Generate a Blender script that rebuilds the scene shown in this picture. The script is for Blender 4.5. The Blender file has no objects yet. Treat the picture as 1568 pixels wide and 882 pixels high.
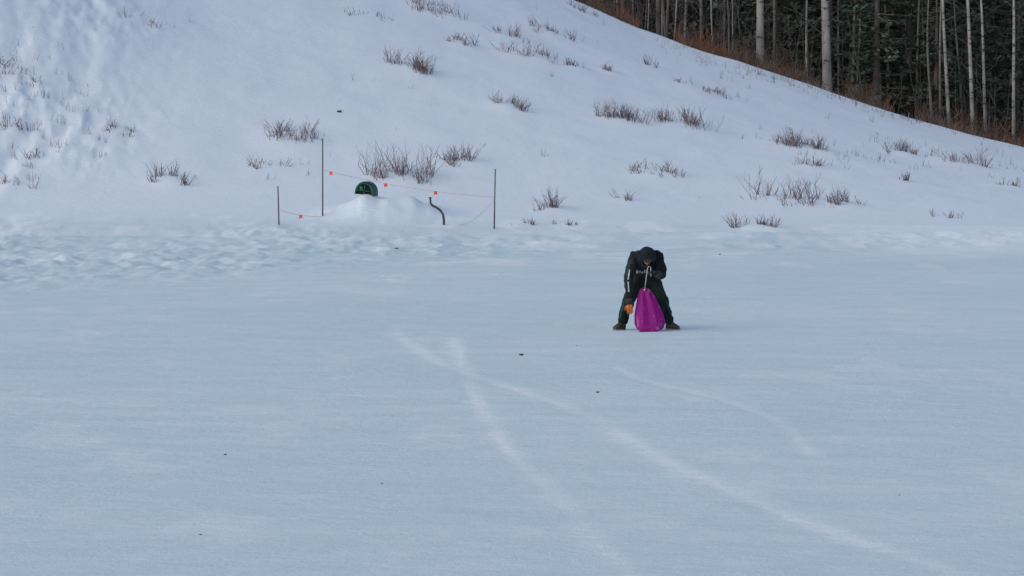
import bpy, math, random
import numpy as np
from mathutils import Vector, Matrix, noise as mnoise
from mathutils.bvhtree import BVHTree
random.seed(7)
rng = np.random.default_rng(7)
scene = bpy.context.scene
R = math.radians

# ------------------------------------------------------------ noise helpers
def _hash(ix, iy, seed):
    h = (ix.astype(np.int64)*374761393 + iy.astype(np.int64)*668265263 + seed*1442695041) & 0xFFFFFFFF
    h = ((h ^ (h >> 13)) * 1274126177) & 0xFFFFFFFF
    h = h ^ (h >> 16)
    return (h & 0xFFFF)/65535.0
def vnoise(x, y, seed=0):
    x = np.asarray(x, float); y = np.asarray(y, float)
    ix = np.floor(x); iy = np.floor(y); fx = x-ix; fy = y-iy
    fx = fx*fx*fx*(fx*(fx*6-15)+10); fy = fy*fy*fy*(fy*(fy*6-15)+10)
    a = _hash(ix, iy, seed); b = _hash(ix+1, iy, seed); c = _hash(ix, iy+1, seed); d = _hash(ix+1, iy+1, seed)
    return (a*(1-fx)+b*fx)*(1-fy)+(c*(1-fx)+d*fx)*fy
def fbm(x, y, seed=0, o=4):
    s = 0; a = 0.5; n = 0
    for i in range(o):
        s = s + a*vnoise(x*2**i+17.3*i, y*2**i-9.1*i, seed+i); n += a; a *= 0.5
    return s/n - 0.5
def sstep(a, b, x):
    t = np.clip((x-a)/(b-a), 0, 1); return t*t*(3-2*t)

# ------------------------------------------------------------ terrain
RX = [-60,-40,-22,-10,-5,0,2.7,5.5,8.3,11.1,13.9,16.8,19.6,22,30,40,60]
RZ = [30,24,18.4,13.5,11.5,9.5,8.4,7.27,6.29,5.39,4.46,3.53,2.77,2.21,1.0,0.4,0.2]
def H0(x, y):
    x = np.asarray(x, float); y = np.asarray(y, float)
    rz = np.interp(x, RX, RZ)
    t = (y-84)/41.0
    s = (np.sqrt(t*t+0.008)+t)/2 - 0.001
    s = s*sstep(76, 85, y)
    top = 1.03-0.25*(1-np.exp(-np.clip(t-1, 0, 99)*0.6))
    k = 0.05
    hmix = np.clip(0.5+0.5*(top-s)/k, 0, 1)
    s = top*(1-hmix)+s*hmix - k*hmix*(1-hmix)
    z = rz*s
    z = z + 2.2*np.exp(-((x+20)/6.0)**2-((y-101)/11.0)**2)      # left knoll
    z = z + 60*sstep(190, 420, y)*(0.7+0.6*fbm(x/90, y/90, 5, 2)) # far wooded hillside
    return z

# shrubs in world metres: x, y, width, height, density
shr = [(-2.64,113.0,2.29,0.56,1.2),(-3.4,102.8,1.73,0.74,1.6),(-1.81,108.6,1.03,0.54,0.9),(0.03,112.0,1.26,0.5,0.7),(1.71,115.1,1.81,0.52,0.8),
(-0.2,99.6,1.23,0.49,1.2),(0.76,109.2,2.21,0.61,0.7),(2.4,109.1,0.74,0.37,0.6),(3.62,110.2,0.84,0.5,0.8),(3.86,100.4,1.63,0.68,1.8),
(5.89,101.5,2.19,0.78,1.5),(7.26,110.9,1.99,0.37,0.9),(-7.16,92.6,1.92,0.67,1.1),(-3.34,89.5,2.11,1.01,1.3),(-1.42,91.5,1.44,0.66,1.2),
(-10.29,87.3,1.02,0.59,1.0),(-7.42,89.5,1.25,0.44,0.6),(1.27,85.6,1.0,0.58,1.0),
(3.5,87.7,.8,.4,.4),(4.6,92.2,1.8,.45,.9),(9.9,100.3,2.0,.68,1.7),(8.5,88.2,2.1,1.05,.6),(6.9,82.8,1.0,.5,1.5),(9.9,96.1,1.3,.6,.7),
(10.1,88.0,.95,.6,1.0),(13.8,103.1,.93,.58,1.2),(12.7,94.6,.43,.32,.5),(15.9,102.6,1.7,.7,.6),(16.3,95.9,.86,.43,.5),(-12.3,91.1,.86,.45,.6),
(-15.9,93.8,1.5,.5,.5),(5.4,114.2,.46,.5,.3),(3.0,123.3,1.1,.4,.8),(12.9,86.0,1.0,.35,.3),(.4,82.9,.75,.3,.4),(1.5,82.8,.7,.3,.5),
(-5.4,109.2,1.5,.4,.3),(-12.7,101.4,1.4,.32,.3),(7.8,89.4,.6,.9,.25),(-14.5,86.2,1.1,.55,.3),(-15.5,90.0,1.0,.6,.4),(-14.4,88.5,1.0,.45,.3)]

def polydist(x, y, pts):
    best = np.full(x.shape, 1e9)
    for (ax,ay),(bx,by) in zip(pts[:-1], pts[1:]):
        dx,dy = bx-ax, by-ay; L = dx*dx+dy*dy
        t = np.clip(((x-ax)*dx+(y-ay)*dy)/L, 0, 1)
        best = np.minimum(best, np.hypot(x-ax-t*dx, y-ay-t*dy))
    return best
def smooth_poly(p, n=5):
    out = []
    P = [p[0]]+list(p)+[p[-1]]
    for i in range(1, len(P)-2):
        p0,p1,p2,p3 = [np.array(q,float) for q in P[i-1:i+3]]
        for k in range(n):
            t = k/n
            out.append(tuple(0.5*((2*p1)+(-p0+p2)*t+(2*p0-5*p1+4*p2-p3)*t*t+(-p0+3*p1-3*p2+p3)*t**3)))
    out.append(tuple(P[-1])); return out

TR1 = smooth_poly([(-.89,42.3),(-.53,33.9),(-.12,27.6),(.35,23.3),(.77,19.5),(1.18,16.6),(1.5,14)])
TR2 = smooth_poly([(-1.9,45),(-1.52,41.3),(-.68,35.8),(.47,31.5),(1.29,26.5),(2.1,22.5),(2.79,20.1),(3.3,18),(3.9,15)])
TR3 = smooth_poly([(1.3,36.5),(1.53,34.6),(2.28,32.1),(2.70,29.6),(2.72,26.5)])
HT = [smooth_poly([(-19.5,124),(-18.6,112),(-16.2,103),(-14.6,98),(-14.4,93),(-15.2,88),(-15.5,84)]),
      smooth_poly([(-17.5,124),(-16.6,114),(-15.4,105),(-14.2,99),(-13.9,94),(-14.4,88)]),
      smooth_poly([(-22,118),(-20,110),(-17.6,102),(-16.2,96),(-16.4,90),(-17,84)])]

def detail(x, y):
    near = sstep(0, 12, 140-y)
    flat = 1-sstep(80, 86, y)
    z = 0.12*fbm(x/9, y/14, 1, 3)*flat
    z = z + 0.022*fbm(x/0.9, y/0.6, 3, 4)*flat
    edge = np.interp(x, [-30,-12,-7,-3,1,6,30], [50,52,55,59,62,66,70])
    edge = edge + 6*fbm(x/3, y/6, 8, 3)
    m = sstep(edge, edge+9, y)*(1-sstep(80, 84, y))
    side = np.interp(x, [-30,-6,0,6,30],[1.0,.9,.6,.5,.6])
    patch = .25+1.7*np.clip(fbm(x/3.5, y/6, 47, 2)+.30,0,1)
    rid = 1-np.abs(2*fbm(x/1.2, y/2.4, 21, 4))*3.2
    z = z + m*side*(patch*(0.062*rid+0.13*fbm(x/.40,y/.75,31,3))+0.14*fbm(x/3.2, y/5, 41, 3))
    # low ploughed bank at the back of the belt: crest, then a dip before the slope
    yc = np.interp(x, [-30,-5,5,30],[76.5,77.5,78.5,79])+1.6*fbm(x/5,x*0,9,2)
    amp = np.interp(x,[-30,-9,-3,4,30],[.13,.12,.10,.20,.25])
    prof = np.where(y<yc, np.exp(-((y-yc)/2.6)**2), np.exp(-((y-yc)/1.0)**2))
    z = z + amp*prof*(1+.9*fbm(x/1.2,y/2,55,3))
    z = z - .10*np.exp(-((y-yc-2.2)/1.1)**2)
    # hill relief
    hm = sstep(84, 90, y)*near
    z = z + hm*(0.24*fbm(x/6, y/8, 61, 3)+0.055*fbm(x/1.1, y/1.6, 71, 3))
    lm = hm*sstep(-10.0,-14.5, x)
    pt = (.3+1.7*np.clip(fbm(x/3,y/4,93,2)+.3,0,1))
    z = z + lm*(0.26*fbm(x/2.6, y/4.0, 81, 4)+0.05*(1-np.abs(2*fbm(x/.6, y/1.0, 91, 3))*3)*pt+0.10*fbm(x/.35,y/.6,97,2)*pt)
    # snow pile at the hydrant, with a wind-cut crest
    px = x+4.25
    z = z + 0.54*np.exp(-np.abs(px/0.90)**1.5-((y-84.0)/1.1)**2)*(1+.6*fbm(x/.5,y/.9,57,3))
    z = z + 0.42*np.exp(-np.abs((x+2.9)/0.85)**1.7-((y-84.3)/1.0)**2)*(1+.6*fbm(x/.5,y/.9,59,3))
    return z
def ground(x, y):
    x = np.atleast_1d(np.asarray(x, float)); y = np.atleast_1d(np.asarray(y, float))
    z = H0(x, y)+detail(x, y)
    for (sx, sy, w, h, dn) in shr:
        q = (np.abs(x-sx) < w*2) & (np.abs(y-sy) < w*2+1)
        if q.any():
            z[q] += 0.10*np.exp(-((x[q]-sx)/(w*.55))**2-((y[q]-sy)/(w*.6))**2)*min(dn,1.2)
    for T,wd in ((TR1,.10),(TR2,.12),(TR3,.10)):
        q = (y<48)&(y>12)&(np.abs(x)<6)
        if q.any(): z[q] -= 0.006*np.exp(-(polydist(x[q],y[q],T)/wd)**2)
    for T in HT:
        q = (y>82)&(x<-10)&(x>-26)
        if q.any(): 
            dd = polydist(x[q],y[q],T); z[q] += (-0.05*np.exp(-(dd/.30)**2)+0.02*np.exp(-((dd-.55)/.25)**2))*(.6+1.6*np.clip(fbm(x[q]/2,y[q]/3,95,2)+.3,0,1))
    return z
def gz(x, y): return float(ground([x],[y])[0])

# ------------------------------------------------------------ material helpers
def new_mat(name):
    m = bpy.data.materials.new(name); m.use_nodes = True
    nt = m.node_tree; return m, nt, nt.nodes["Principled BSDF"]
def lk(nt,a,b): nt.links.new(a,b)
def simple(name, col, rough=.7, var=.25, scale=8, bump=0.0, bscale=30, spec=.3, col2=None):
    m,nt,b = new_mat(name)
    tc = nt.nodes.new("ShaderNodeTexCoord")
    n = nt.nodes.new("ShaderNodeTexNoise"); n.inputs["Scale"].default_value=scale; n.inputs["Detail"].default_value=4
    lk(nt,tc.outputs["Object"],n.inputs["Vector"])
    r = nt.nodes.new("ShaderNodeValToRGB")
    c2 = col2 or tuple(min(1,c*(1+var)) for c in col)
    c1 = tuple(c*(1-var) for c in col)
    r.color_ramp.elements[0].position=.35; r.color_ramp.elements[1].position=.65
    r.color_ramp.elements[0].color=(*c1,1); r.color_ramp.elements[1].color=(*c2,1)
    lk(nt,n.outputs["Fac"],r.inputs["Fac"]); lk(nt,r.outputs["Color"],b.inputs["Base Color"])
    b.inputs["Roughness"].default_value=rough; b.inputs["Specular IOR Level"].default_value=spec
    if bump:
        n2 = nt.nodes.new("ShaderNodeTexNoise"); n2.inputs["Scale"].default_value=bscale; n2.inputs["Detail"].default_value=4
        lk(nt,tc.outputs["Object"],n2.inputs["Vector"])
        bp = nt.nodes.new("ShaderNodeBump"); bp.inputs["Strength"].default_value=bump; bp.inputs["Distance"].default_value=.03
        lk(nt,n2.outputs["Fac"],bp.inputs["Height"]); lk(nt,bp.outputs["Normal"],b.inputs["Normal"])
    return m

def snow_material():
    m,nt,b = new_mat("snow")
    N = nt.nodes.new
    tc = N("ShaderNodeTexCoord")
    def noise(scale, detail=4, vec=None, rough=.55):
        n=N("ShaderNodeTexNoise"); n.inputs["Scale"].default_value=scale; n.inputs["Detail"].default_value=detail; n.inputs["Roughness"].default_value=rough
        lk(nt,(vec or tc.outputs["Object"]),n.inputs["Vector"]); return n
    def mapping(s):
        mp=N("ShaderNodeMapping"); mp.inputs["Scale"].default_value=s; lk(nt,tc.outputs["Object"],mp.inputs["Vector"]); return mp.outputs["Vector"]
    def mixc(f,a,bb,blend='MIX'):
        x=N("ShaderNodeMix"); x.data_type='RGBA'; x.blend_type=blend
        for s,v in ((0,f),(6,a),(7,bb)):
            if isinstance(v,(int,float)): x.inputs[s].default_value=v
            elif isinstance(v,tuple): x.inputs[s].default_value=(*v,1)
            else: lk(nt,v,x.inputs[s])
        return x.outputs[2]
    def rampf(v,a,bb,lo=0.,hi=1.):
        r=N("ShaderNodeMapRange"); r.inputs[1].default_value=a; r.inputs[2].default_value=bb; r.inputs[3].default_value=lo; r.inputs[4].default_value=hi; r.clamp=True
        lk(nt,v,r.inputs[0]); return r.outputs[0]
    def mul(a,bb):
        x=N("ShaderNodeMath"); x.operation='MULTIPLY'; lk(nt,a,x.inputs[0])
        if isinstance(bb,float): x.inputs[1].default_value=bb
        else: lk(nt,bb,x.inputs[1])
        return x.outputs[0]
    big = noise(.12,2)
    streak = noise(1.0,6,mapping((.28,1.1,1)),.65)
    mid = noise(1.6,5)
    fine = noise(20,4,None,.75)
    c = mixc(rampf(big.outputs["Fac"],.38,.62),(.63,.76,.775),(.69,.80,.81))
    c = mixc(rampf(streak.outputs["Fac"],.38,.66,0,.7),c,(.575,.705,.73))
    c = mixc(rampf(mid.outputs["Fac"],.5,.72,0,.45),c,(.75,.84,.86))
    c = mixc(rampf(fine.outputs["Fac"],.48,.75,0,.6),c,(.82,.88,.90))
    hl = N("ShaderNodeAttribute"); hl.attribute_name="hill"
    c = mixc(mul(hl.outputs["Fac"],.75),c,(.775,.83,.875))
    at = N("ShaderNodeAttribute"); at.attribute_name="track_glint_white"  # ski and sled tracks, painted glints and other whitened snow
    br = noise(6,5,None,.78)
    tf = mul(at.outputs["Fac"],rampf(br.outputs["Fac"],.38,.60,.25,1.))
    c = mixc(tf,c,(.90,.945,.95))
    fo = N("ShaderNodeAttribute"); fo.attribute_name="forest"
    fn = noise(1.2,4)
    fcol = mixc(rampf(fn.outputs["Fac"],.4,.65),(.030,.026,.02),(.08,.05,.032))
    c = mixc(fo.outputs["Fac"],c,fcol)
    lk(nt,c,b.inputs["Base Color"])
    b.inputs["Roughness"].default_value=.62
    b.inputs["Specular IOR Level"].default_value=.2
    bp=N("ShaderNodeBump"); bp.inputs["Strength"].default_value=.75; bp.inputs["Distance"].default_value=.03
    s1=noise(5,6,mapping((.8,1.4,1)),.70)
    lk(nt,s1.outputs["Fac"],bp.inputs["Height"])
    bp2=N("ShaderNodeBump"); bp2.inputs["Strength"].default_value=.6; bp2.inputs["Distance"].default_value=.012
    lk(nt,noise(45,3,None,.7).outputs["Fac"],bp2.inputs["Height"]); lk(nt,bp.outputs["Normal"],bp2.inputs["Normal"])
    lk(nt,bp2.outputs["Normal"],b.inputs["Normal"])
    return m
M_snow = snow_material()

# ------------------------------------------------------------ terrain mesh
rows = list(np.arange(-80, 8, 4.0))+list(np.arange(8,17,.5))
y = 17.0
while y < 134:
    rows.append(y); y += min(max(0.65*y*y/8700, 0.03), 0.22)
st=.3
while y < 900:
    rows.append(y); y += st; st*=1.06
rows = np.array(rows)
u = list(np.linspace(-1,1,660)); e=.02; v=1+e
outer=[]
while v<26: outer.append(v); e*=1.12; v+=e
u = np.array([-a for a in outer[::-1]]+u+outer)
wid = 6+np.clip(rows,0,130)*0.17
X = u[None,:]*wid[:,None]; Y = np.repeat(rows[:,None],len(u),1)
Z = ground(X.ravel(),Y.ravel())
xs,ys = X.ravel(),Y.ravel()
nr,nc = X.shape
co = np.stack([xs,ys,Z],1).astype(np.float32)
idx = np.arange(nr*nc).reshape(nr,nc)
quads = np.stack([idx[:-1,:-1],idx[:-1,1:],idx[1:,1:],idx[1:,:-1]],-1).reshape(-1,4)
me = bpy.data.meshes.new("snow_ground")
me.vertices.add(len(co)); me.vertices.foreach_set("co",co.ravel())
me.loops.add(quads.size); me.loops.foreach_set("vertex_index",quads.ravel().astype(np.int32))
me.polygons.add(len(quads)); me.polygons.foreach_set("loop_start",np.arange(0,quads.size,4,dtype=np.int32))
me.polygons.foreach_set("use_smooth",np.ones(len(quads),bool))
me.update(calc_edges=True)
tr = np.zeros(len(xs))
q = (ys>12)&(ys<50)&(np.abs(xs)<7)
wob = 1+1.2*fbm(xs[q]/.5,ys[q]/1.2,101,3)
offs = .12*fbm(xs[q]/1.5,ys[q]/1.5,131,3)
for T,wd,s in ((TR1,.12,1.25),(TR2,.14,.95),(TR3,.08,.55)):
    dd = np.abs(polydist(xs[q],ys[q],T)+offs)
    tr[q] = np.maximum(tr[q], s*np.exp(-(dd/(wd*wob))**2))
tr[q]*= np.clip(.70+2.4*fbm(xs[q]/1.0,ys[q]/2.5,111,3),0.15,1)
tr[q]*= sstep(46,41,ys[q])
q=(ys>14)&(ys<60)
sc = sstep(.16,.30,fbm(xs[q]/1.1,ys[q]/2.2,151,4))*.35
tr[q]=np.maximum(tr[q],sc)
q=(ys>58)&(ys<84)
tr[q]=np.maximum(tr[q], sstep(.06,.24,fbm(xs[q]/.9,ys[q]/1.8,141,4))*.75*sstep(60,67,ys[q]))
tr[q]=np.maximum(tr[q], sstep(7,12,xs[q]+3*fbm(xs[q]/2,ys[q]/3,161,3))*sstep(66,72,ys[q])*.8)  # whiter snow colour across the right of the belt, no track there
# sparkle glints painted as white snow colour near the churned belt
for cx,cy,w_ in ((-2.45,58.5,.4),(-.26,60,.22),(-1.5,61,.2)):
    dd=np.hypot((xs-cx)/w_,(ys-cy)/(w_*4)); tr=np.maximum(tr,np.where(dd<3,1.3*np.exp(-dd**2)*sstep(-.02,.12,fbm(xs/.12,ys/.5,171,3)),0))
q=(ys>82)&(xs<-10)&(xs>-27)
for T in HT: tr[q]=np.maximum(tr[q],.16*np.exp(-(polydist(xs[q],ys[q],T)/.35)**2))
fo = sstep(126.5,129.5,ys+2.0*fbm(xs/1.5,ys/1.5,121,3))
for nm,arr in (("track_glint_white",tr),("forest",fo),("hill",sstep(80,86,ys))):
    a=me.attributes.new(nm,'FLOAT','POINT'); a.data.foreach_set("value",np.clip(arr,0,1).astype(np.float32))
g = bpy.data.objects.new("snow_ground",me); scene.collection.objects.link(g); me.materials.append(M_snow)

# ------------------------------------------------------------ mesh builder
class MB:
    def __init__(s): s.v=[]; s.f=[]; s.m=[]
    def tube(s, pts, rad, sides=8, mat=0, cap=True, ell=1.0, up=None):
        pts=[Vector(p) for p in pts]; base=len(s.v); n=len(pts)
        if not hasattr(rad,'__len__'): rad=[rad]*n
        pu=None
        for i,p in enumerate(pts):
            d=(pts[min(i+1,n-1)]-pts[max(i-1,0)])
            if d.length<1e-9: d=Vector((0,0,1))
            d.normalize()
            if pu is None:
                ref=Vector(up) if up else (Vector((0,0,1)) if abs(d.z)<.9 else Vector((1,0,0)))
                pu=(ref-d*ref.dot(d)).normalized()
            else: pu=(pu-d*pu.dot(d)).normalized()
            w=d.cross(pu)
            for k in range(sides):
                a=2*math.pi*k/sides
                s.v.append(p+(pu*math.cos(a)*ell+w*math.sin(a))*rad[i])
        for i in range(n-1):
            for k in range(sides):
                a=base+i*sides+k; b=base+i*sides+(k+1)%sides
                s.f.append((a,b,b+sides,a+sides)); s.m.append(mat)
        if cap:
            s.f.append(tuple(base+k for k in range(sides))[::-1]); s.m.append(mat)
            s.f.append(tuple(base+(n-1)*sides+k for k in range(sides))); s.m.append(mat)
    def poly(s, vs, mat=0):
        b=len(s.v); s.v+= [Vector(q) for q in vs]; s.f.append(tuple(range(b,b+len(vs)))); s.m.append(mat)
    def ellipsoid(s,c,r,mat=0,seg=16,ring=10,fn=None):
        b=len(s.v); c=Vector(c)
        for i in range(ring+1):
            th=math.pi*i/ring
            for k in range(seg):
                ph=2*math.pi*k/seg
                p=Vector((math.sin(th)*math.cos(ph),math.sin(th)*math.sin(ph),math.cos(th)))
                if fn: p=fn(p)
                s.v.append(c+Vector((p.x*r[0],p.y*r[1],p.z*r[2])))
        for i in range(ring):
            for k in range(seg):
                s.f.append((b+i*seg+k,b+(i+1)*seg+k,b+(i+1)*seg+(k+1)%seg,b+i*seg+(k+1)%seg)); s.m.append(mat)
    def obj(s,name,mats,smooth=True,parent=None,loc=None):
        me=bpy.data.meshes.new(name); me.from_pydata([tuple(q) for q in s.v],[],s.f)
        for mm in mats: me.materials.append(mm)
        me.polygons.foreach_set("material_index",s.m)
        me.polygons.foreach_set("use_smooth",[smooth]*len(s.f)); me.update()
        o=bpy.data.objects.new(name,me); scene.collection.objects.link(o)
        if parent: o.parent=parent
        if loc: o.location=loc
        return o
def empty(name,loc=(0,0,0)):
    o=bpy.data.objects.new(name,None); scene.collection.objects.link(o); o.location=loc; return o
U=random.uniform; G=random.gauss

# ------------------------------------------------------------ shrubs
M_tw = simple("willow_twig",(.15,.105,.11),.8,.4,3)
M_tw2= simple("dry_grass_stem",(.27,.20,.19),.8,.4,3)
def shrub(name,x,d,w,h,dn,mats=(M_tw,M_tw2)):
    b=MB(); n=int(54*dn*max(1,w/1.0))+8
    lumps=[(U(-.52,.52)*w,U(-.35,.35)*w,U(.45,1.05)) for _ in range(max(4,int(w*6)))]
    wts=[U(.3,1.5) for _ in lumps]
    st=[]
    for i in range(n):
        lx,ly,s=random.choices(lumps,wts)[0]; ox=lx+G(0,.06*w); oy=ly+G(0,.08*w)
        st.append((ox,oy,lx,ly,s))
    zz=ground([x+s[0] for s in st],[d+s[1] for s in st])
    for (ox,oy,lx,ly,sc),z in zip(st,zz):
        L=h*U(.25,1.15)*sc; lean=Vector(((ox-lx)*1.6/max(w,.5)+ox*.3/w+G(0,.38),G(0,.35),1)).normalized()
        p0=Vector((ox,oy,z-.05)); mid=p0+lean*L*.55; tip=mid+(lean+Vector((G(0,.3),G(0,.2),.0))).normalized()*L*.5
        r=U(.006,.012); mt=0 if random.random()<.6 else 1
        b.tube([p0,mid,tip],[r,r*.8,r*.35],3,mt,False)
        for k in range(random.choice((0,1,2,2))):
            q=p0.lerp(tip,U(.2,.8)); e=q+(lean+Vector((G(0,.8),G(0,.5),.1))).normalized()*L*U(.15,.45)
            b.tube([q,e],[r*.6,r*.3],3,mt,False)
    return b.obj(name,mats,False,loc=(x,d,0))
for i,(x,d,w,h,dn) in enumerate(shr):
    shrub("willow_shrub",x,d,w,h,dn)
b=MB()
pts=[]
for i in range(330):
    x=U(-24,24); d=U(87,124)
    if x>-12 and random.random()<.62: continue
    pts.append((x,d))
for cx,cd,n in ((-20,101,70),(-16,93,70),(-14.5,89,40),(9,121,60),(13,122.5,60),(17,122,50),(12,100,30),(16,104,30)):
    for k in range(n): pts.append((cx+G(0,1.6),min(124.5,cd+G(0,1.6))))
zz=ground([p[0] for p in pts],[p[1] for p in pts])
for (x,d),z in zip(pts,zz):
    for k in range(random.choice((1,2,3,4))):
        ox,oy=G(0,.08),G(0,.08); L=U(.06,.28)
        b.tube([(x+ox,d+oy,z-.03),(x+ox+G(0,.05),d+oy,z+L)],[.009,.004],3,0,False)
b.obj("dry_weeds",[M_tw2],False)

# ------------------------------------------------------------ forest
def bark_mat(name,c1,c2,mark):
    m,nt,bs=new_mat(name); N=nt.nodes.new
    tc=N("ShaderNodeTexCoord"); mp=N("ShaderNodeMapping"); mp.inputs["Scale"].default_value=(1,1,.5); lk(nt,tc.outputs["Object"],mp.inputs["Vector"])
    n=N("ShaderNodeTexNoise"); n.inputs["Scale"].default_value=1.5; n.inputs["Detail"].default_value=5; lk(nt,mp.outputs[0],n.inputs["Vector"])
    r=N("ShaderNodeValToRGB"); r.color_ramp.elements[0].position=.35; r.color_ramp.elements[1].position=.65
    r.color_ramp.elements[0].color=(*c1,1); r.color_ramp.elements[1].color=(*c2,1); lk(nt,n.outputs["Fac"],r.inputs["Fac"])
    mp2=N("ShaderNodeMapping"); mp2.inputs["Scale"].default_value=(3,3,7); lk(nt,tc.outputs["Object"],mp2.inputs["Vector"])
    v=N("ShaderNodeTexNoise"); v.inputs["Scale"].default_value=1.2; v.inputs["Detail"].default_value=3; lk(nt,mp2.outputs[0],v.inputs["Vector"])
    r2=N("ShaderNodeValToRGB"); r2.color_ramp.elements[0].position=.58; r2.color_ramp.elements[1].position=.66
    lk(nt,v.outputs["Fac"],r2.inputs["Fac"])
    x=N("ShaderNodeMix"); x.data_type='RGBA'; lk(nt,r2.outputs["Color"],x.inputs[0]); lk(nt,r.outputs["Color"],x.inputs[6]); x.inputs[7].default_value=(*mark,1)
    lk(nt,x.outputs[2],bs.inputs["Base Color"]); bs.inputs["Roughness"].default_value=.85
    return m
M_aspen=bark_mat("aspen_bark",(.24,.225,.20),(.40,.38,.33),(.06,.05,.045))
M_aspen2=bark_mat("grey_bark",(.11,.10,.085),(.23,.205,.175),(.04,.035,.03))
M_br=simple("bare_branch",(.12,.10,.09),.85,.35,2)
def aspen(b,x,y,z,Ht,r,lean=0,mt=0,nb=22,sides=8):
    ph=U(0,6); pts=[];rad=[]; kink=U(-.25,.25)
    for i in range(9):
        t=i/8
        pts.append(Vector((x+lean*Ht*t+kink*math.sin(ph+t*5)*t*(1 if r<.14 else .4),y+.12*math.cos(ph+t*3)*t,z-.4+Ht*t)))
        rad.append(r*(1-t)**.8*(1.18 if i==0 else 1)+.012)
    b.tube(pts,rad,sides,mt,False)
    for k in range(nb):
        t=U(.12,.98)**.8; i=min(7,int(t*8)); p=pts[i].lerp(pts[i+1],t*8-i)
        a=U(0,2*math.pi); L=U(.5,1.9)*(1.15-t*.7)*(Ht/13)
        d=Vector((math.cos(a),math.sin(a),U(.25,.9))).normalized()
        q=p+d*L*.5; e=q+(d+Vector((G(0,.2),G(0,.2),.35))).normalized()*L*.5
        rr=min(r*.28,.035)*(1.1-t*.6)
        b.tube([p,q,e],[rr,rr*.65,rr*.3],3,2,False)
        for s in range(3):
            o=p.lerp(e,U(.3,.9)); f=o+(d+Vector((G(0,.6),G(0,.6),G(.2,.4)))).normalized()*L*U(.2,.45)
            b.tube([o,f],[rr*.4,rr*.2],3,2,False)
mats_as=[M_aspen,M_aspen2,M_br]
for (x,y_,Ht,r,ln,mt) in [(11.35,133,16,.19,-.012,0),(14.55,134,17,.22,-.03,0),(8.9,136,14,.08,-.03,1),(7.0,139,14,.13,.0,1),(5.2,137,13,.09,.0,1),
    (12.4,138,14,.07,.01,1),(10.2,140,14,.07,.005,1),(17.6,136,13,.07,-.02,0),(19.9,132,13,.08,-.06,0),(20.8,131,14,.09,-.045,0),(21.7,133,13,.07,-.05,0),
    (22.8,132,13,.08,-.02,0),(18.7,135,12,.06,.04,1),(16.1,137,14,.07,-.01,1),(24.6,134,14,.13,-.03,0),(27.2,133,14,.15,.02,0),(30.5,136,15,.16,-.02,0)]:
    b=MB(); aspen(b,0,0,0,Ht,r,ln,mt,26,10)
    b.obj("aspen_tree",mats_as,True,loc=(x,y_,gz(x,y_)))
b=MB()
for i in range(120):
    x=U(0,46); y_=U(131,168); z=gz(x,y_)
    aspen(b,x,y_,z,U(7,14),U(.03,.075),G(0,.04),random.choice((0,1,1,1,1)),9,5)
b.obj("distant_aspen_grove",mats_as,True)
M_rb=simple("red_brush",(.23,.105,.06),.85,.45,1.2)
M_gb=simple("brown_brush",(.13,.095,.07),.85,.45,1.2)
b=MB()
N_=3800
px_=rng.uniform(1,40,N_); py_=125.8+np.abs(rng.normal(0,3.4,N_))
pz_=ground(px_,py_)
for x,y_,z in zip(px_,py_,pz_):
    redp=.9 if (4.5<x<9.5) else (.5 if x>21 else .3)
    if math.sin(x*1.7)+math.sin(x*.63+1)<-.9: continue
    mt=0 if random.random()<redp else 1
    L=U(.35,1.25)*(1.15 if y_>128 else .5)
    for k in range(2):
        t=Vector((G(0,.28),G(0,.25),1)).normalized()
        p0=Vector((x,y_,z-.05)); m_=p0+t*L*.5; e=m_+(t+Vector((G(0,.3),G(0,.3),0))).normalized()*L*.5
        b.tube([p0,m_,e],[.015,.012,.005],3,mt,False)
b.obj("dry_brush",[M_rb,M_gb],False)
b=MB()
SX=[(U(0,42),U(129,155)) for i in range(800)]; SZ=ground([s[0] for s in SX],[s[1] for s in SX])
for (x,y_),z in zip(SX,SZ):
    L=U(1.5,5); ln=Vector((G(0,.12),G(0,.1),1)).normalized(); p0=Vector((x,y_,z-.1)); e=p0+ln*L
    r=U(.012,.028); b.tube([p0,p0.lerp(e,.5)+Vector((G(0,.08),0,0)),e],[r,r*.7,r*.3],3,random.choice((1,2,2)),False)
    for k in range(5):
        q=p0.lerp(e,U(.3,.95)); f=q+(ln+Vector((G(0,.7),G(0,.7),.3))).normalized()*U(.3,.9)
        b.tube([q,f],[r*.45,r*.2],3,2,False)
b.obj("sapling_thicket",mats_as,False)
def needle_mat():
    m,nt,bs=new_mat("spruce_needles"); N=nt.nodes.new
    tc=N("ShaderNodeTexCoord"); n=N("ShaderNodeTexNoise"); n.inputs["Scale"].default_value=.9; n.inputs["Detail"].default_value=3
    lk(nt,tc.outputs["Object"],n.inputs["Vector"])
    r=N("ShaderNodeValToRGB"); r.color_ramp.elements[0].position=.35; r.color_ramp.elements[1].position=.68
    r.color_ramp.elements[0].color=(.030,.050,.034,1); r.color_ramp.elements[1].color=(.12,.15,.10,1)
    lk(nt,n.outputs["Fac"],r.inputs["Fac"]); lk(nt,r.outputs["Color"],bs.inputs["Base Color"]); bs.inputs["Roughness"].default_value=.8
    return m
M_nd=needle_mat()
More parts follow.
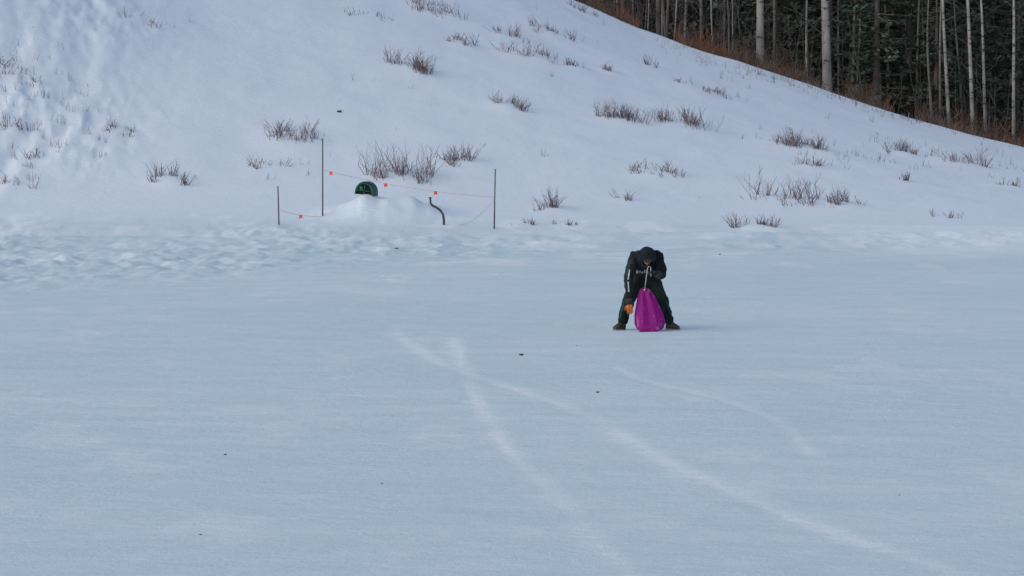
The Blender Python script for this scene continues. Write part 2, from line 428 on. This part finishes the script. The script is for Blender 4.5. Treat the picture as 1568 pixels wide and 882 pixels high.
def conifer_mesh(seed,Ht,wid):
    random.seed(seed); b=MB()
    b.tube([(0,0,-.5),(0,0,Ht*.5),(0,0,Ht)],[.2,.12,.02],7,0,False)
    z=.5
    while z<Ht-.2:
        t=z/Ht; L0=wid*(1-t)**.75+.15
        for k in range(random.choice((5,6,7))):
            if random.random()<.12: continue
            a=U(0,2*math.pi); L=L0*U(.65,1.15); dr=U(-.32,-.02)
            d=Vector((math.cos(a),math.sin(a),dr)); sd=Vector((-math.sin(a),math.cos(a),0))
            p0=Vector((0,0,z+U(-.15,.15)))
            b.tube([p0,p0+d*L],[.03,.008],3,0,False)
            n=int(10+L*12)
            for j in range(n):
                s=U(.18,1.05); c=p0+d*L*s+sd*G(0,.16)*L*(1.15-s)+Vector((0,0,G(-.05,.06)+.08*s*s*L))
                l=U(.16,.34); w=U(.05,.12)
                dd=(d+sd*G(0,.8)+Vector((0,0,G(-.15,.3)))).normalized(); ww=dd.cross(Vector((G(0,.4),G(0,.4),1))).normalized()
                b.poly([c-dd*l*.5,c+ww*w,c+dd*l*.5,c-ww*w],1)
        z+=U(.27,.45)
    me=bpy.data.meshes.new("spruce"); me.from_pydata([tuple(q) for q in b.v],[],b.f); me.materials.append(M_br); me.materials.append(M_nd)
    me.polygons.foreach_set("material_index",b.m); me.update(); return me
cm=[conifer_mesh(11,15,2.3),conifer_mesh(12,17,2.7),conifer_mesh(13,12,2.2),conifer_mesh(14,9,1.9)]
random.seed(99)
forest=empty("spruce_forest")
def put(x,y_,s,k):
    o=bpy.data.objects.new("spruce",cm[k]); scene.collection.objects.link(o); o.parent=forest
    o.location=(x,y_,gz(x,y_)-.2); o.scale=(s,s,s*U(.9,1.15)); o.rotation_euler=(0,0,U(0,6.28))
for (x,y_,s,k) in [(16.9,135.0,.95,0),(18.6,136.5,1.0,1),(15.6,143,1,1),(21.4,137,.95,0),(23.2,142,1,1),(25.6,139,1,0),(19.6,134.5,.8,3),(23.9,137.5,.8,2),(13.3,145,1,1),(27,142,1,0),(26,147,1,1),(9.7,148,1,1),(6,150,1,0)]:
    put(x,y_,s,k)
for i in range(34): put(U(-2,50),U(148,165),U(.85,1.2),random.choice((0,1,2)))
for i in range(44): put(U(-10,60),U(163,188),U(1.,1.3),random.choice((0,1)))
for i in range(50): put(U(-20,80),U(190,240),U(1.,1.5),random.choice((0,1)))

# ------------------------------------------------------------ fence poles, rope, hydrant cover, hose
M_pole=simple("dark_pole",(.05,.045,.045),.6,.3,6)
M_rope=simple("orange_rope",(.50,.23,.20),.7,.3,6)
M_flag=simple("orange_flag",(.85,.10,.06),.6,.1,6)
M_hose=simple("black_hose",(.06,.062,.066),.5,.3,8)
fence=empty("rope_fence")
def pole(nm,x,y_,h,lean=0,r=.020):
    z=gz(x,y_); b=MB(); b.tube([(x,y_,z-.3),(x+lean*h,y_,z+h)],[r,r*.8],8,0); b.tube([(x+lean*h,y_,z+h),(x+lean*h,y_,z+h+.02)],[r*.9,r*.5],8,0)
    b.obj(nm,[M_pole],True,fence); return Vector((x,y_,z))
A=pole("pole_tall",-5.44,83.4,2.2,.004); B=pole("pole_short",-6.6,82.3,1.07,-.03); C=pole("pole_end",-.51,82.2,1.68,.022)
def rope(nm,p,q,sag,n=14,flags=()):
    b=MB(); p=Vector(p); q=Vector(q); pts=[]
    for i in range(n+1):
        t=i/n; w=p.lerp(q,t); w.z-=sag*4*t*(1-t); pts.append(w)
    b.tube(pts,.005,5,0)
    for t in flags:
        w=p.lerp(q,t); w.z-=sag*4*t*(1-t)
        b.poly([w+Vector((-.045,-.012,.01)),w+Vector((.045,-.012,.015)),w+Vector((.055,-.02,-.10)),w+Vector((.0,-.014,-.075)),w+Vector((-.04,-.02,-.11))],1)
    b.obj(nm,[M_rope,M_flag],True,fence)
rope("rope_upper",A+Vector((0,-.03,1.33)),C+Vector((.02,-.03,.90)),.12,flags=(.05,.37,.66))
rope("rope_left",B+Vector((-.02,-.03,.43)),A+Vector((0,-.03,-.02)),.06,flags=(.5,))
rope("rope_right",C+Vector((.02,-.03,.82)),(-1.5,82.4,gz(-1.5,82.4)+.03),.12)
hx_,hy_=-1.94,82.7; hz=gz(hx_,hy_)
b=MB(); P=[(0,0,-.2),(0,0,.12),(-.02,0,.28),(-.1,0,.41),(-.22,0,.50),(-.33,0,.55),(-.38,0,.62),(-.39,0,.76)]
P=[(hx_+a,hy_+c,hz+d) for a,c,d in P]
b.tube(P,[.034]*6+[.03,.028],10,0); b.tube([P[-1],(P[-1][0],P[-1][1],P[-1][2]+.03)],[.045,.045],10,0)
b.obj("snowmaking_hose",[M_hose],True)
M_green=simple("green_plastic",(.014,.075,.05),.5,.4,7)
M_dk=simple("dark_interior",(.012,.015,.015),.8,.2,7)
hx,hy=-4.22,84.3; hz=gz(hx,hy)
b=MB()
ns=12
def arch(rr,yy,zz0=0,sq=1.0):
    return [Vector((rr*math.cos(math.pi*k/ns)*sq,yy,zz0+rr*1.3*math.sin(math.pi*k/ns)**.8)) for k in range(ns+1)]
secs=[(.28,-.28),(.30,-.22),(.30,.15),(.25,.30),(.12,.38)]
for r_,y_ in secs: b.v+=arch(r_,y_)
for i in range(len(secs)-1):
    for k in range(ns):
        a=i*(ns+1)+k; b.f.append((a,a+1,a+ns+2,a+ns+1)); b.m.append(0)
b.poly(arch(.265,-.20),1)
inn=len(b.v); b.v+=arch(.24,-.28)+arch(.24,-.21)
for k in range(ns):
    b.f.append((inn+k,inn+k+1,inn+ns+2+k,inn+ns+1+k)); b.m.append(0)
    b.f.append((k,k+1,inn+k+1,inn+k)); b.m.append(2)
b.tube([(-.26,-.25,.12),(.26,-.25,.12)],.02,6,0); b.tube([(0,-.25,0),(0,-.25,.34)],.018,6,0)
b.ellipsoid((-.1,-.24,.18),(.07,.04,.07),2,8,6)
M_green2=simple("green_rim",(.03,.13,.09),.5,.3,7)
o=b.obj("snowmaking_hydrant_cover",[M_green,M_dk,M_green2],True,loc=(hx,hy,hz-.02)); o.rotation_euler=(0,R(6),R(-15))

M_cl=simple("debris",(.07,.06,.05),.9,.3,9)
b=MB()
for (x,d,s) in ((.12,38.5,.026),(.97,32.8,.017),(-2.63,26.5,.012),(-5.7,95.9,.07),(-2.3,21.3,.008),(-1.1,24.4,.008),(.9,40.4,.009),(3.18,23.7,.007),(-2.9,72.9,.04),(5.0,69.8,.025)):
    z=gz(x,d)
    b.ellipsoid((x,d,z+s*.4),(s*1.2,s*.8,s*.5),0,8,6,lambda p:p*(1+.45*mnoise.noise(p*2.3+Vector((x,d,0)))))
    b.tube([(x-s,d,z+s*.3),(x+s*1.6,d+s,z+s*.9)],[s*.18,s*.1],4,0)
b.obj("twig_debris",[M_cl],True)

# ------------------------------------------------------------ person
PX,PY=2.02,43.6; PZ=gz(PX,PY)
person=empty("person",(PX,PY,PZ))
def cloth(name,col,col2,sc=4):
    return simple(name,col,.85,.3,sc,.8,14,.2,col2)
M_jk=cloth("black_jacket",(.010,.011,.014),(.024,.028,.032))
M_pt=cloth("dark_pants",(.008,.015,.015),(.018,.034,.030))
M_wh=simple("white_print",(.42,.46,.46),.7,.3,30)
M_grn=simple("green_trim",(.014,.055,.042),.7,.3,20)
M_org=simple("orange_glove",(.52,.14,.035),.7,.3,25,.4,60)
M_gl=simple("black_glove",(.03,.03,.033),.7,.3,25,.4,60)
M_boot=simple("boot",(.055,.048,.042),.75,.4,18,.4,40)
M_sole=simple("boot_sole",(.24,.21,.17),.8,.4,18)
M_skin=simple("skin",(.42,.24,.17),.55,.1,20)
M_hair=simple("hair",(.04,.025,.015),.7,.3,30)
M_eye=simple("eye_white",(.6,.6,.58),.3,.05,5); M_iris=simple("iris",(.03,.02,.015),.3,.1,5)
M_lip=simple("lip",(.36,.15,.12),.5,.1,10)
J=[((.01,.20,.80),.15),((.01,.12,.90),.155),((.005,0,1.01),.17),((0,-.10,1.09),.15),((0,-.17,1.13),.10),((0,-.22,1.13),.07),
 ((-.185,-.09,1.11),.098),((-.275,-.15,.80),.078),((-.262,-.25,.47),.055),
 ((.185,-.09,1.11),.098),((.235,-.10,.81),.078),((.14,-.29,.865),.055),
 ((-.12,.19,.72),.13),((-.27,.08,.43),.098),((-.37,.13,.065),.080),
 ((.12,.19,.72),.13),((.25,.08,.43),.098),((.37,.13,.065),.080),
 ((-.235,-.12,.95),.086),((.22,-.10,.95),.086),((-.33,.11,.22),.090),((.32,.11,.22),.090),((-.27,-.20,.65),.066)]
E=[(0,1),(1,2),(2,3),(3,4),(4,5),(3,6),(6,18),(18,7),(7,22),(22,8),(3,9),(9,19),(19,10),(10,11),(0,12),(12,13),(13,20),(20,14),(0,15),(15,16),(16,21),(21,17)]
me=bpy.data.meshes.new("body"); me.from_pydata([j[0] for j in J],E,[]); me.update()
body=bpy.data.objects.new("clothed_body",me); scene.collection.objects.link(body); body.parent=person
sk=body.modifiers.new("skin",'SKIN'); sk.use_smooth_shade=True
for i,(p,r) in enumerate(J):
    sv=me.skin_vertices[0].data[i]; sv.radius=(r,r*(.82 if i in (0,1,2,3) else 1)); sv.use_root=(i==0)
ss=body.modifiers.new("sub",'SUBSURF'); ss.levels=3; ss.render_levels=3
tx=bpy.data.textures.new("folds",'CLOUDS'); tx.noise_scale=.10; tx.noise_depth=2
dm=body.modifiers.new("folds",'DISPLACE'); dm.texture=tx; dm.strength=.055; dm.mid_level=.5
bpy.context.view_layer.update()
dg=bpy.context.evaluated_depsgraph_get(); ev=body.evaluated_get(dg)
bm_=bpy.data.meshes.new_from_object(ev); body.modifiers.clear(); body.data=bm_
bm_.materials.clear(); bm_.materials.append(M_jk); bm_.materials.append(M_pt)
mi=[]
for p in bm_.polygons:
    c=p.center; isarm=(abs(c.x)>.19 and c.z>.35 and c.y<-.02)
    mi.append(1 if (c.z<.76 and not isarm) else 0)
bm_.polygons.foreach_set("material_index",mi); bm_.polygons.foreach_set("use_smooth",[True]*len(mi)); bm_.update()
bvh=BVHTree.FromPolygons([v.co[:] for v in bm_.vertices],[tuple(p.vertices) for p in bm_.polygons])
def onbody(x,z,off=.006,dirn=(0,1,0),oy=-2):
    h=bvh.ray_cast(Vector((x,oy,z)),Vector(dirn))
    if h[0] is None: return None
    return h[0]-Vector(dirn)*off
def ribbon(nm,pts,w,mat,off=.006):
    b=MB(); prev=None
    for (x,z) in pts:
        a=onbody(x-w/2,z,off); c=onbody(x+w/2,z,off)
        if a and c and prev: b.poly([prev[0],prev[1],c,a],0)
        prev=(a,c) if (a and c) else None
    if b.v: b.obj(nm,[mat],False,person)
def lin(a,c,n): return [(a[0]+(c[0]-a[0])*i/n,a[1]+(c[1]-a[1])*i/n) for i in range(n+1)]
ribbon("sleeve_stripe_upper",lin((-.262,.93),(-.285,.78),8),.020,M_wh)
ribbon("sleeve_stripe_lower",lin((-.285,.75),(-.275,.60),8),.020,M_wh)
ribbon("sleeve_trim",lin((-.235,1.08),(-.312,.84),10),.018,M_grn)
ribbon("leg_trim_left",lin((-.33,.44),(-.40,.18),10),.022,M_grn)
ribbon("leg_trim_right",lin((.30,.44),(.39,.18),10),.022,M_grn)
xx=-.15
for i,(w,h) in enumerate([(.03,.045),(.022,.03),(.026,.03),(.02,.045),(.028,.03)]):
    ribbon("chest_lettering_%d"%i,[(xx+w/2,.86+t*h/3+.01*(i%2)) for t in range(4)],w,M_wh); xx+=w+.012
def hand(nm,wrist,direction,palmn,curl,mat,s=1.0,thumb_side=1,mcuff=None):
    b=MB(); w=Vector(wrist); d=Vector(direction).normalized(); n=Vector(palmn); n=(n-d*n.dot(d)).normalized(); sd=d.cross(n)*thumb_side
    b.tube([w-d*.07,w-d*.03,w,w+d*.02],[.054*s,.058*s,.05*s,.034*s],12,1,True)
    b.tube([w,w+d*.025*s,w+d*.06*s,w+d*.09*s,w+d*.098*s],[.032*s,.043*s,.048*s,.045*s,.03*s],12,0,True,ell=.42,up=n)
    for i,(o,L) in enumerate([(.034,.075),(.012,.085),(-.011,.08),(-.033,.062)]):
        p=w+d*.08*s+sd*o*s; pts=[p]; a=0
        for k,f in enumerate((.45,.32,.23)):
            a+=curl*(.8+.1*i)*(1 if k else .7)
            dd=d*math.cos(a)+n*math.sin(a)
            pts.append(pts[-1]+dd*L*f*s)
        b.tube(pts,[.0125*s,.012*s,.011*s,.008*s],8,0,True)
    p=w+d*.03*s+sd*.036*s; t1=p+(d*.6+sd*.8+n*.3).normalized()*.035*s; t2=t1+(d*.85+sd*.25+n*.45).normalized()*.03*s; t3=t2+(d*.9+n*.4).normalized()*.02*s
    b.tube([p-sd*.01,t1,t2,t3],[.016*s,.014*s,.0125*s,.008*s],8,0,True)
    return b.obj(nm,[mat,mcuff or mat],True,person)
hand("orange_gloved_hand",(-.262,-.265,.425),(.02,-.22,-1),(.3,1,0),.4,M_org,1.05,-1,M_gl)
hand("black_gloved_hand",(.130,-.30,.872),(-.80,-.4,.35),(0,-.4,-1),.9,M_gl,1.05,1)
for sx,ang in ((-1,-38),(1,42)):
    b=MB(); 
    b.tube([(0,.02,.20),(0,.02,.12),(0,.0,.06)],[.062,.062,.062],12,0)
    def sec(y_,w_,h0,h1): return [(math.cos(2*math.pi*k/12)*w_, y_, h0+(h1-h0)*(.5+.5*math.sin(2*math.pi*k/12))) for k in range(12)]
    S=[sec(.10,.02,.03,.09),sec(.09,.042,.02,.12),sec(.03,.05,.02,.16),sec(-.04,.052,.02,.14),sec(-.11,.056,.02,.11),sec(-.17,.05,.02,.09),sec(-.205,.025,.03,.06),sec(-.21,.01,.035,.05)]
    b0=len(b.v); 
    for q_ in S: b.v+=[Vector(t) for t in q_]
    for i in range(len(S)-1):
        for k in range(12): b.f.append((b0+i*12+k,b0+i*12+(k+1)%12,b0+(i+1)*12+(k+1)%12,b0+(i+1)*12+k)); b.m.append(0)
    b.f.append(tuple(b0+(len(S)-1)*12+k for k in range(12))); b.m.append(0); b.f.append(tuple(b0+k for k in range(12))); b.m.append(0)
    out=[(.048,.08),(.052,.0),(.058,-.10),(.05,-.17),(.02,-.212)]
    ring=[(x_,y_) for x_,y_ in out]+[(-x_,y_) for x_,y_ in out[::-1]]+[(-.03,.105),(.03,.105)]
    lo=len(b.v); b.v+=[Vector((x_,y_,0)) for x_,y_ in ring]+[Vector((x_,y_,.032)) for x_,y_ in ring]; nn=len(ring)
    b.f.append(tuple(lo+k for k in range(nn))); b.m.append(1); b.f.append(tuple(lo+nn+k for k in range(nn))); b.m.append(1)
    for k in range(nn): b.f.append((lo+k,lo+(k+1)%nn,lo+nn+(k+1)%nn,lo+nn+k)); b.m.append(1)
    bx=PX+sx*.37
    o=b.obj("boot_%s"%("left" if sx<0 else "right"),[M_boot,M_sole],True,person,(sx*.375,.12,gz(bx,PY+.12)-PZ-.012)); o.rotation_euler=(0,0,R(ang)); o.scale=(.95,.85,.95)
head=empty("head"); head.parent=person; head.location=(0,-.28,1.11); head.rotation_euler=(R(46),0,R(4))
def hf(p):
    x,y_,z=p
    if z<0: x*=1-.28*(-z)**1.3; y_*=1-.08*(-z)
    if y_<0:
        nose=math.exp(-(x/.16)**2-((z+.12)/.22)**2); y_-=.20*nose
        for ex in (-.38,.38): y_+=.10*math.exp(-((x-ex)/.2)**2-((z-.06)/.14)**2)
        y_-=.05*math.exp(-((z-.28)/.12)**2)*(abs(x)<.7)
        y_-=.07*math.exp(-(x/.25)**2-((z+.85)/.2)**2)
    return Vector((x,y_,z))
b=MB(); b.ellipsoid((0,0,0),(.078,.098,.118),0,32,24,hf)
for s in (-1,1): b.ellipsoid((s*.078,.005,-.005),(.012,.02,.032),0,8,8)
b.tube([(0,.03,-.06),(0,.09,-.15)],[.055,.06],12,0)
for s in (-1,1):
    b.ellipsoid((s*.030,-.083,.006),(.013,.010,.009),1,10,8); b.ellipsoid((s*.030,-.0905,.006),(.006,.004,.006),2,8,6)
    b.tube([(s*.016,-.098,.026),(s*.032,-.097,.031),(s*.046,-.086,.026)],[.003,.004,.002],5,3)
b.tube([(-.024,-.088,-.058),(0,-.098,-.060),(.024,-.088,-.058)],[.003,.0065,.003],6,4)
b.obj("face",[M_skin,M_eye,M_iris,M_hair,M_lip],True,head)
b=MB()
for i in range(60):
    a=U(-1.3,1.3); x_=.078*math.sin(a); y_=-.095*math.cos(a)
    b.tube([(x_*.9,y_*.85,.085),(x_*1.05,y_*1.05,.05+U(-.01,.01)),(x_*1.05+G(0,.006),y_*1.06,.03+U(-.015,.01))],[.006,.005,.002],4,0)
b.obj("hair",[M_hair],True,head)
b=MB(); b.tube([(0,.0,-.055),(0,.01,-.09),(0,.05,-.16)],[.093,.09,.085],16,0,False); b.obj("neck_gaiter",[M_gl],True,head)
b=MB(); b.ellipsoid((0,.008,.05),(.088,.105,.085),0,20,12,lambda p:Vector((p.x,p.y,max(p.z,-.15))))
b.tube([(0,-.06,.07),(0,-.12,.06),(0,-.145,.052)],[.07,.062,.04],12,0,ell=.13,up=(0,0,1)); b.obj("cap",[M_gl],True,head)
b=MB(); seg,ring=28,18
for i in range(ring+1):
    th=math.pi*i/ring
    for k in range(seg):
        ph=2*math.pi*k/seg; p=Vector((math.sin(th)*math.cos(ph),math.sin(th)*math.sin(ph),math.cos(th)))
        w=1+.09*mnoise.noise(p*2.5)
        q=Vector((p.x*.132*w,p.y*.14*w+.02,p.z*.155*w+.005))
        if p.z<-.3: q.y+=.05*(-p.z); q.x*=1.15
        b.v.append(q)
fd=Vector((0,-1,-.12)).normalized()
for i in range(ring):
    for k in range(seg):
        f=(i*seg+k,(i+1)*seg+k,(i+1)*seg+(k+1)%seg,i*seg+(k+1)%seg)
        th=math.pi*(i+.5)/ring; ph=2*math.pi*(k+.5)/seg
        c=Vector((math.sin(th)*math.cos(ph),math.sin(th)*math.sin(ph),math.cos(th)))
        if c.dot(fd)>.72: continue
        b.f.append(f); b.m.append(0)
o=b.obj("hood",[M_jk],True,head); sm=o.modifiers.new("s",'SOLIDIFY'); sm.thickness=.012; sm=o.modifiers.new("ss",'SUBSURF'); sm.levels=1; sm.render_levels=1

# ------------------------------------------------------------ sled
def sled_mat():
    m,nt,bs=new_mat("magenta_plastic"); N=nt.nodes.new
    tc=N("ShaderNodeTexCoord"); n=N("ShaderNodeTexNoise"); n.inputs["Scale"].default_value=7; n.inputs["Detail"].default_value=6; n.inputs["Roughness"].default_value=.7
    mp=N("ShaderNodeMapping"); mp.inputs["Scale"].default_value=(2.0,1,.8); lk(nt,tc.outputs["Object"],mp.inputs["Vector"]); lk(nt,mp.outputs[0],n.inputs["Vector"])
    r=N("ShaderNodeValToRGB"); r.color_ramp.elements[0].position=.55; r.color_ramp.elements[1].position=.75
    r.color_ramp.elements[0].color=(.235,.002,.165,1); r.color_ramp.elements[1].color=(.50,.22,.44,1)
    lk(nt,n.outputs["Fac"],r.inputs["Fac"]); lk(nt,r.outputs["Color"],bs.inputs["Base Color"]); bs.inputs["Roughness"].default_value=.6; bs.inputs["Specular IOR Level"].default_value=.25
    return m
M_sl=sled_mat()
sled=empty("plastic_sled",(PX+.05,PY-.34,gz(PX+.05,PY-.34)))
b=MB(); nv,nu=30,22; Lh=.64
for i in range(nv+1):
    t=i/nv
    w=float(np.interp(t,[0,.03,.08,.2,.4,.6,.8,.92,.97,1],[.10,.155,.19,.215,.195,.155,.115,.08,.06,.025]))
    for k in range(nu+1):
        s=-1+2*k/nu
        dep=.055*(1-abs(s)**4)*(1-.4*t)*min(1,t/.08+.3)
        rg=.014*(math.exp(-((abs(s)-.45)/.10)**2)) - .012*math.exp(-(s/.12)**2)
        y_=-dep-rg*(.15<t<.9)+.16*t+ .16*max(0,t-.8)**1.2
        b.v.append(Vector((s*w-.085*t**1.3+.02*s*t*(1-t)*4*.5,y_,.0+t*Lh+.012*s*(1-t))))
    if i:
        a=(i-1)*(nu+1)
        for k in range(nu): b.f.append((a+k,a+k+1,a+nu+2+k,a+nu+1+k)); b.m.append(0)
o=b.obj("shell",[M_sl],True,sled); sm=o.modifiers.new("s",'SOLIDIFY'); sm.thickness=.008
rim=[b.v[i*(nu+1)] for i in range(nv+1)]+[b.v[nv*(nu+1)+k] for k in range(nu+1)]+[b.v[i*(nu+1)+nu] for i in range(nv,-1,-1)]+[b.v[k] for k in range(nu,-1,-1)]
c=MB(); c.tube(rim,.010,8,0); c.obj("rim",[M_sl],True,sled)
M_wr=simple("white_rope",(.5,.5,.5),.8,.1,30)
c=MB()
top=Vector((-.085,.15,Lh-.02)); hd=Vector((-.05,-.03,.95))
c.tube([top+Vector((0,-.02,0)),top.lerp(hd,.5)+Vector((0,-.02,0)),hd],[.007]*3,6,0)
c.tube([hd,hd+Vector((.02,-.015,.03)),hd+Vector((.045,-.02,.02)),hd+Vector((.05,-.02,-.12))],[.007]*4,6,0)
c.ellipsoid(tuple(top+Vector((0,-.025,0))),(.014,.014,.018),0,8,6)
c.obj("pull_rope",[M_wr],True,sled)

# ------------------------------------------------------------ light, sky, camera
w=bpy.data.worlds.new("World"); scene.world=w; w.use_nodes=True; nt=w.node_tree
sky=nt.nodes.new("ShaderNodeTexSky"); sky.sky_type='NISHITA'; sky.sun_disc=False
EL,AZ=R(38),R(235)
sky.sun_elevation=EL; sky.sun_rotation=AZ; sky.air_density=1.0; sky.dust_density=2.3; sky.ozone_density=1.8
bg=nt.nodes["Background"]; bg.inputs["Strength"].default_value=.145; nt.links.new(sky.outputs[0],bg.inputs[0])
sl=bpy.data.lights.new("sun",'SUN'); sl.energy=.52; sl.angle=R(90); sl.color=(1,.96,.9)
so=bpy.data.objects.new("sun",sl); scene.collection.objects.link(so)
sd=Vector((math.sin(AZ)*math.cos(EL),math.cos(AZ)*math.cos(EL),math.sin(EL)))
so.rotation_euler=sd.to_track_quat('Z','Y').to_euler()
FP=4446.0; CAMH=3.0; PITCH=math.atan(244/FP)
cam=bpy.data.cameras.new("camera"); co_=bpy.data.objects.new("camera",cam); scene.collection.objects.link(co_)
cam.sensor_width=36; cam.lens=36*FP/1568; cam.clip_end=3000; cam.clip_start=.5
co_.location=(0,0,CAMH); co_.rotation_euler=(R(90)-PITCH,0,0); scene.camera=co_
scene.view_settings.view_transform='Standard'; scene.view_settings.look='None'; scene.view_settings.exposure=0
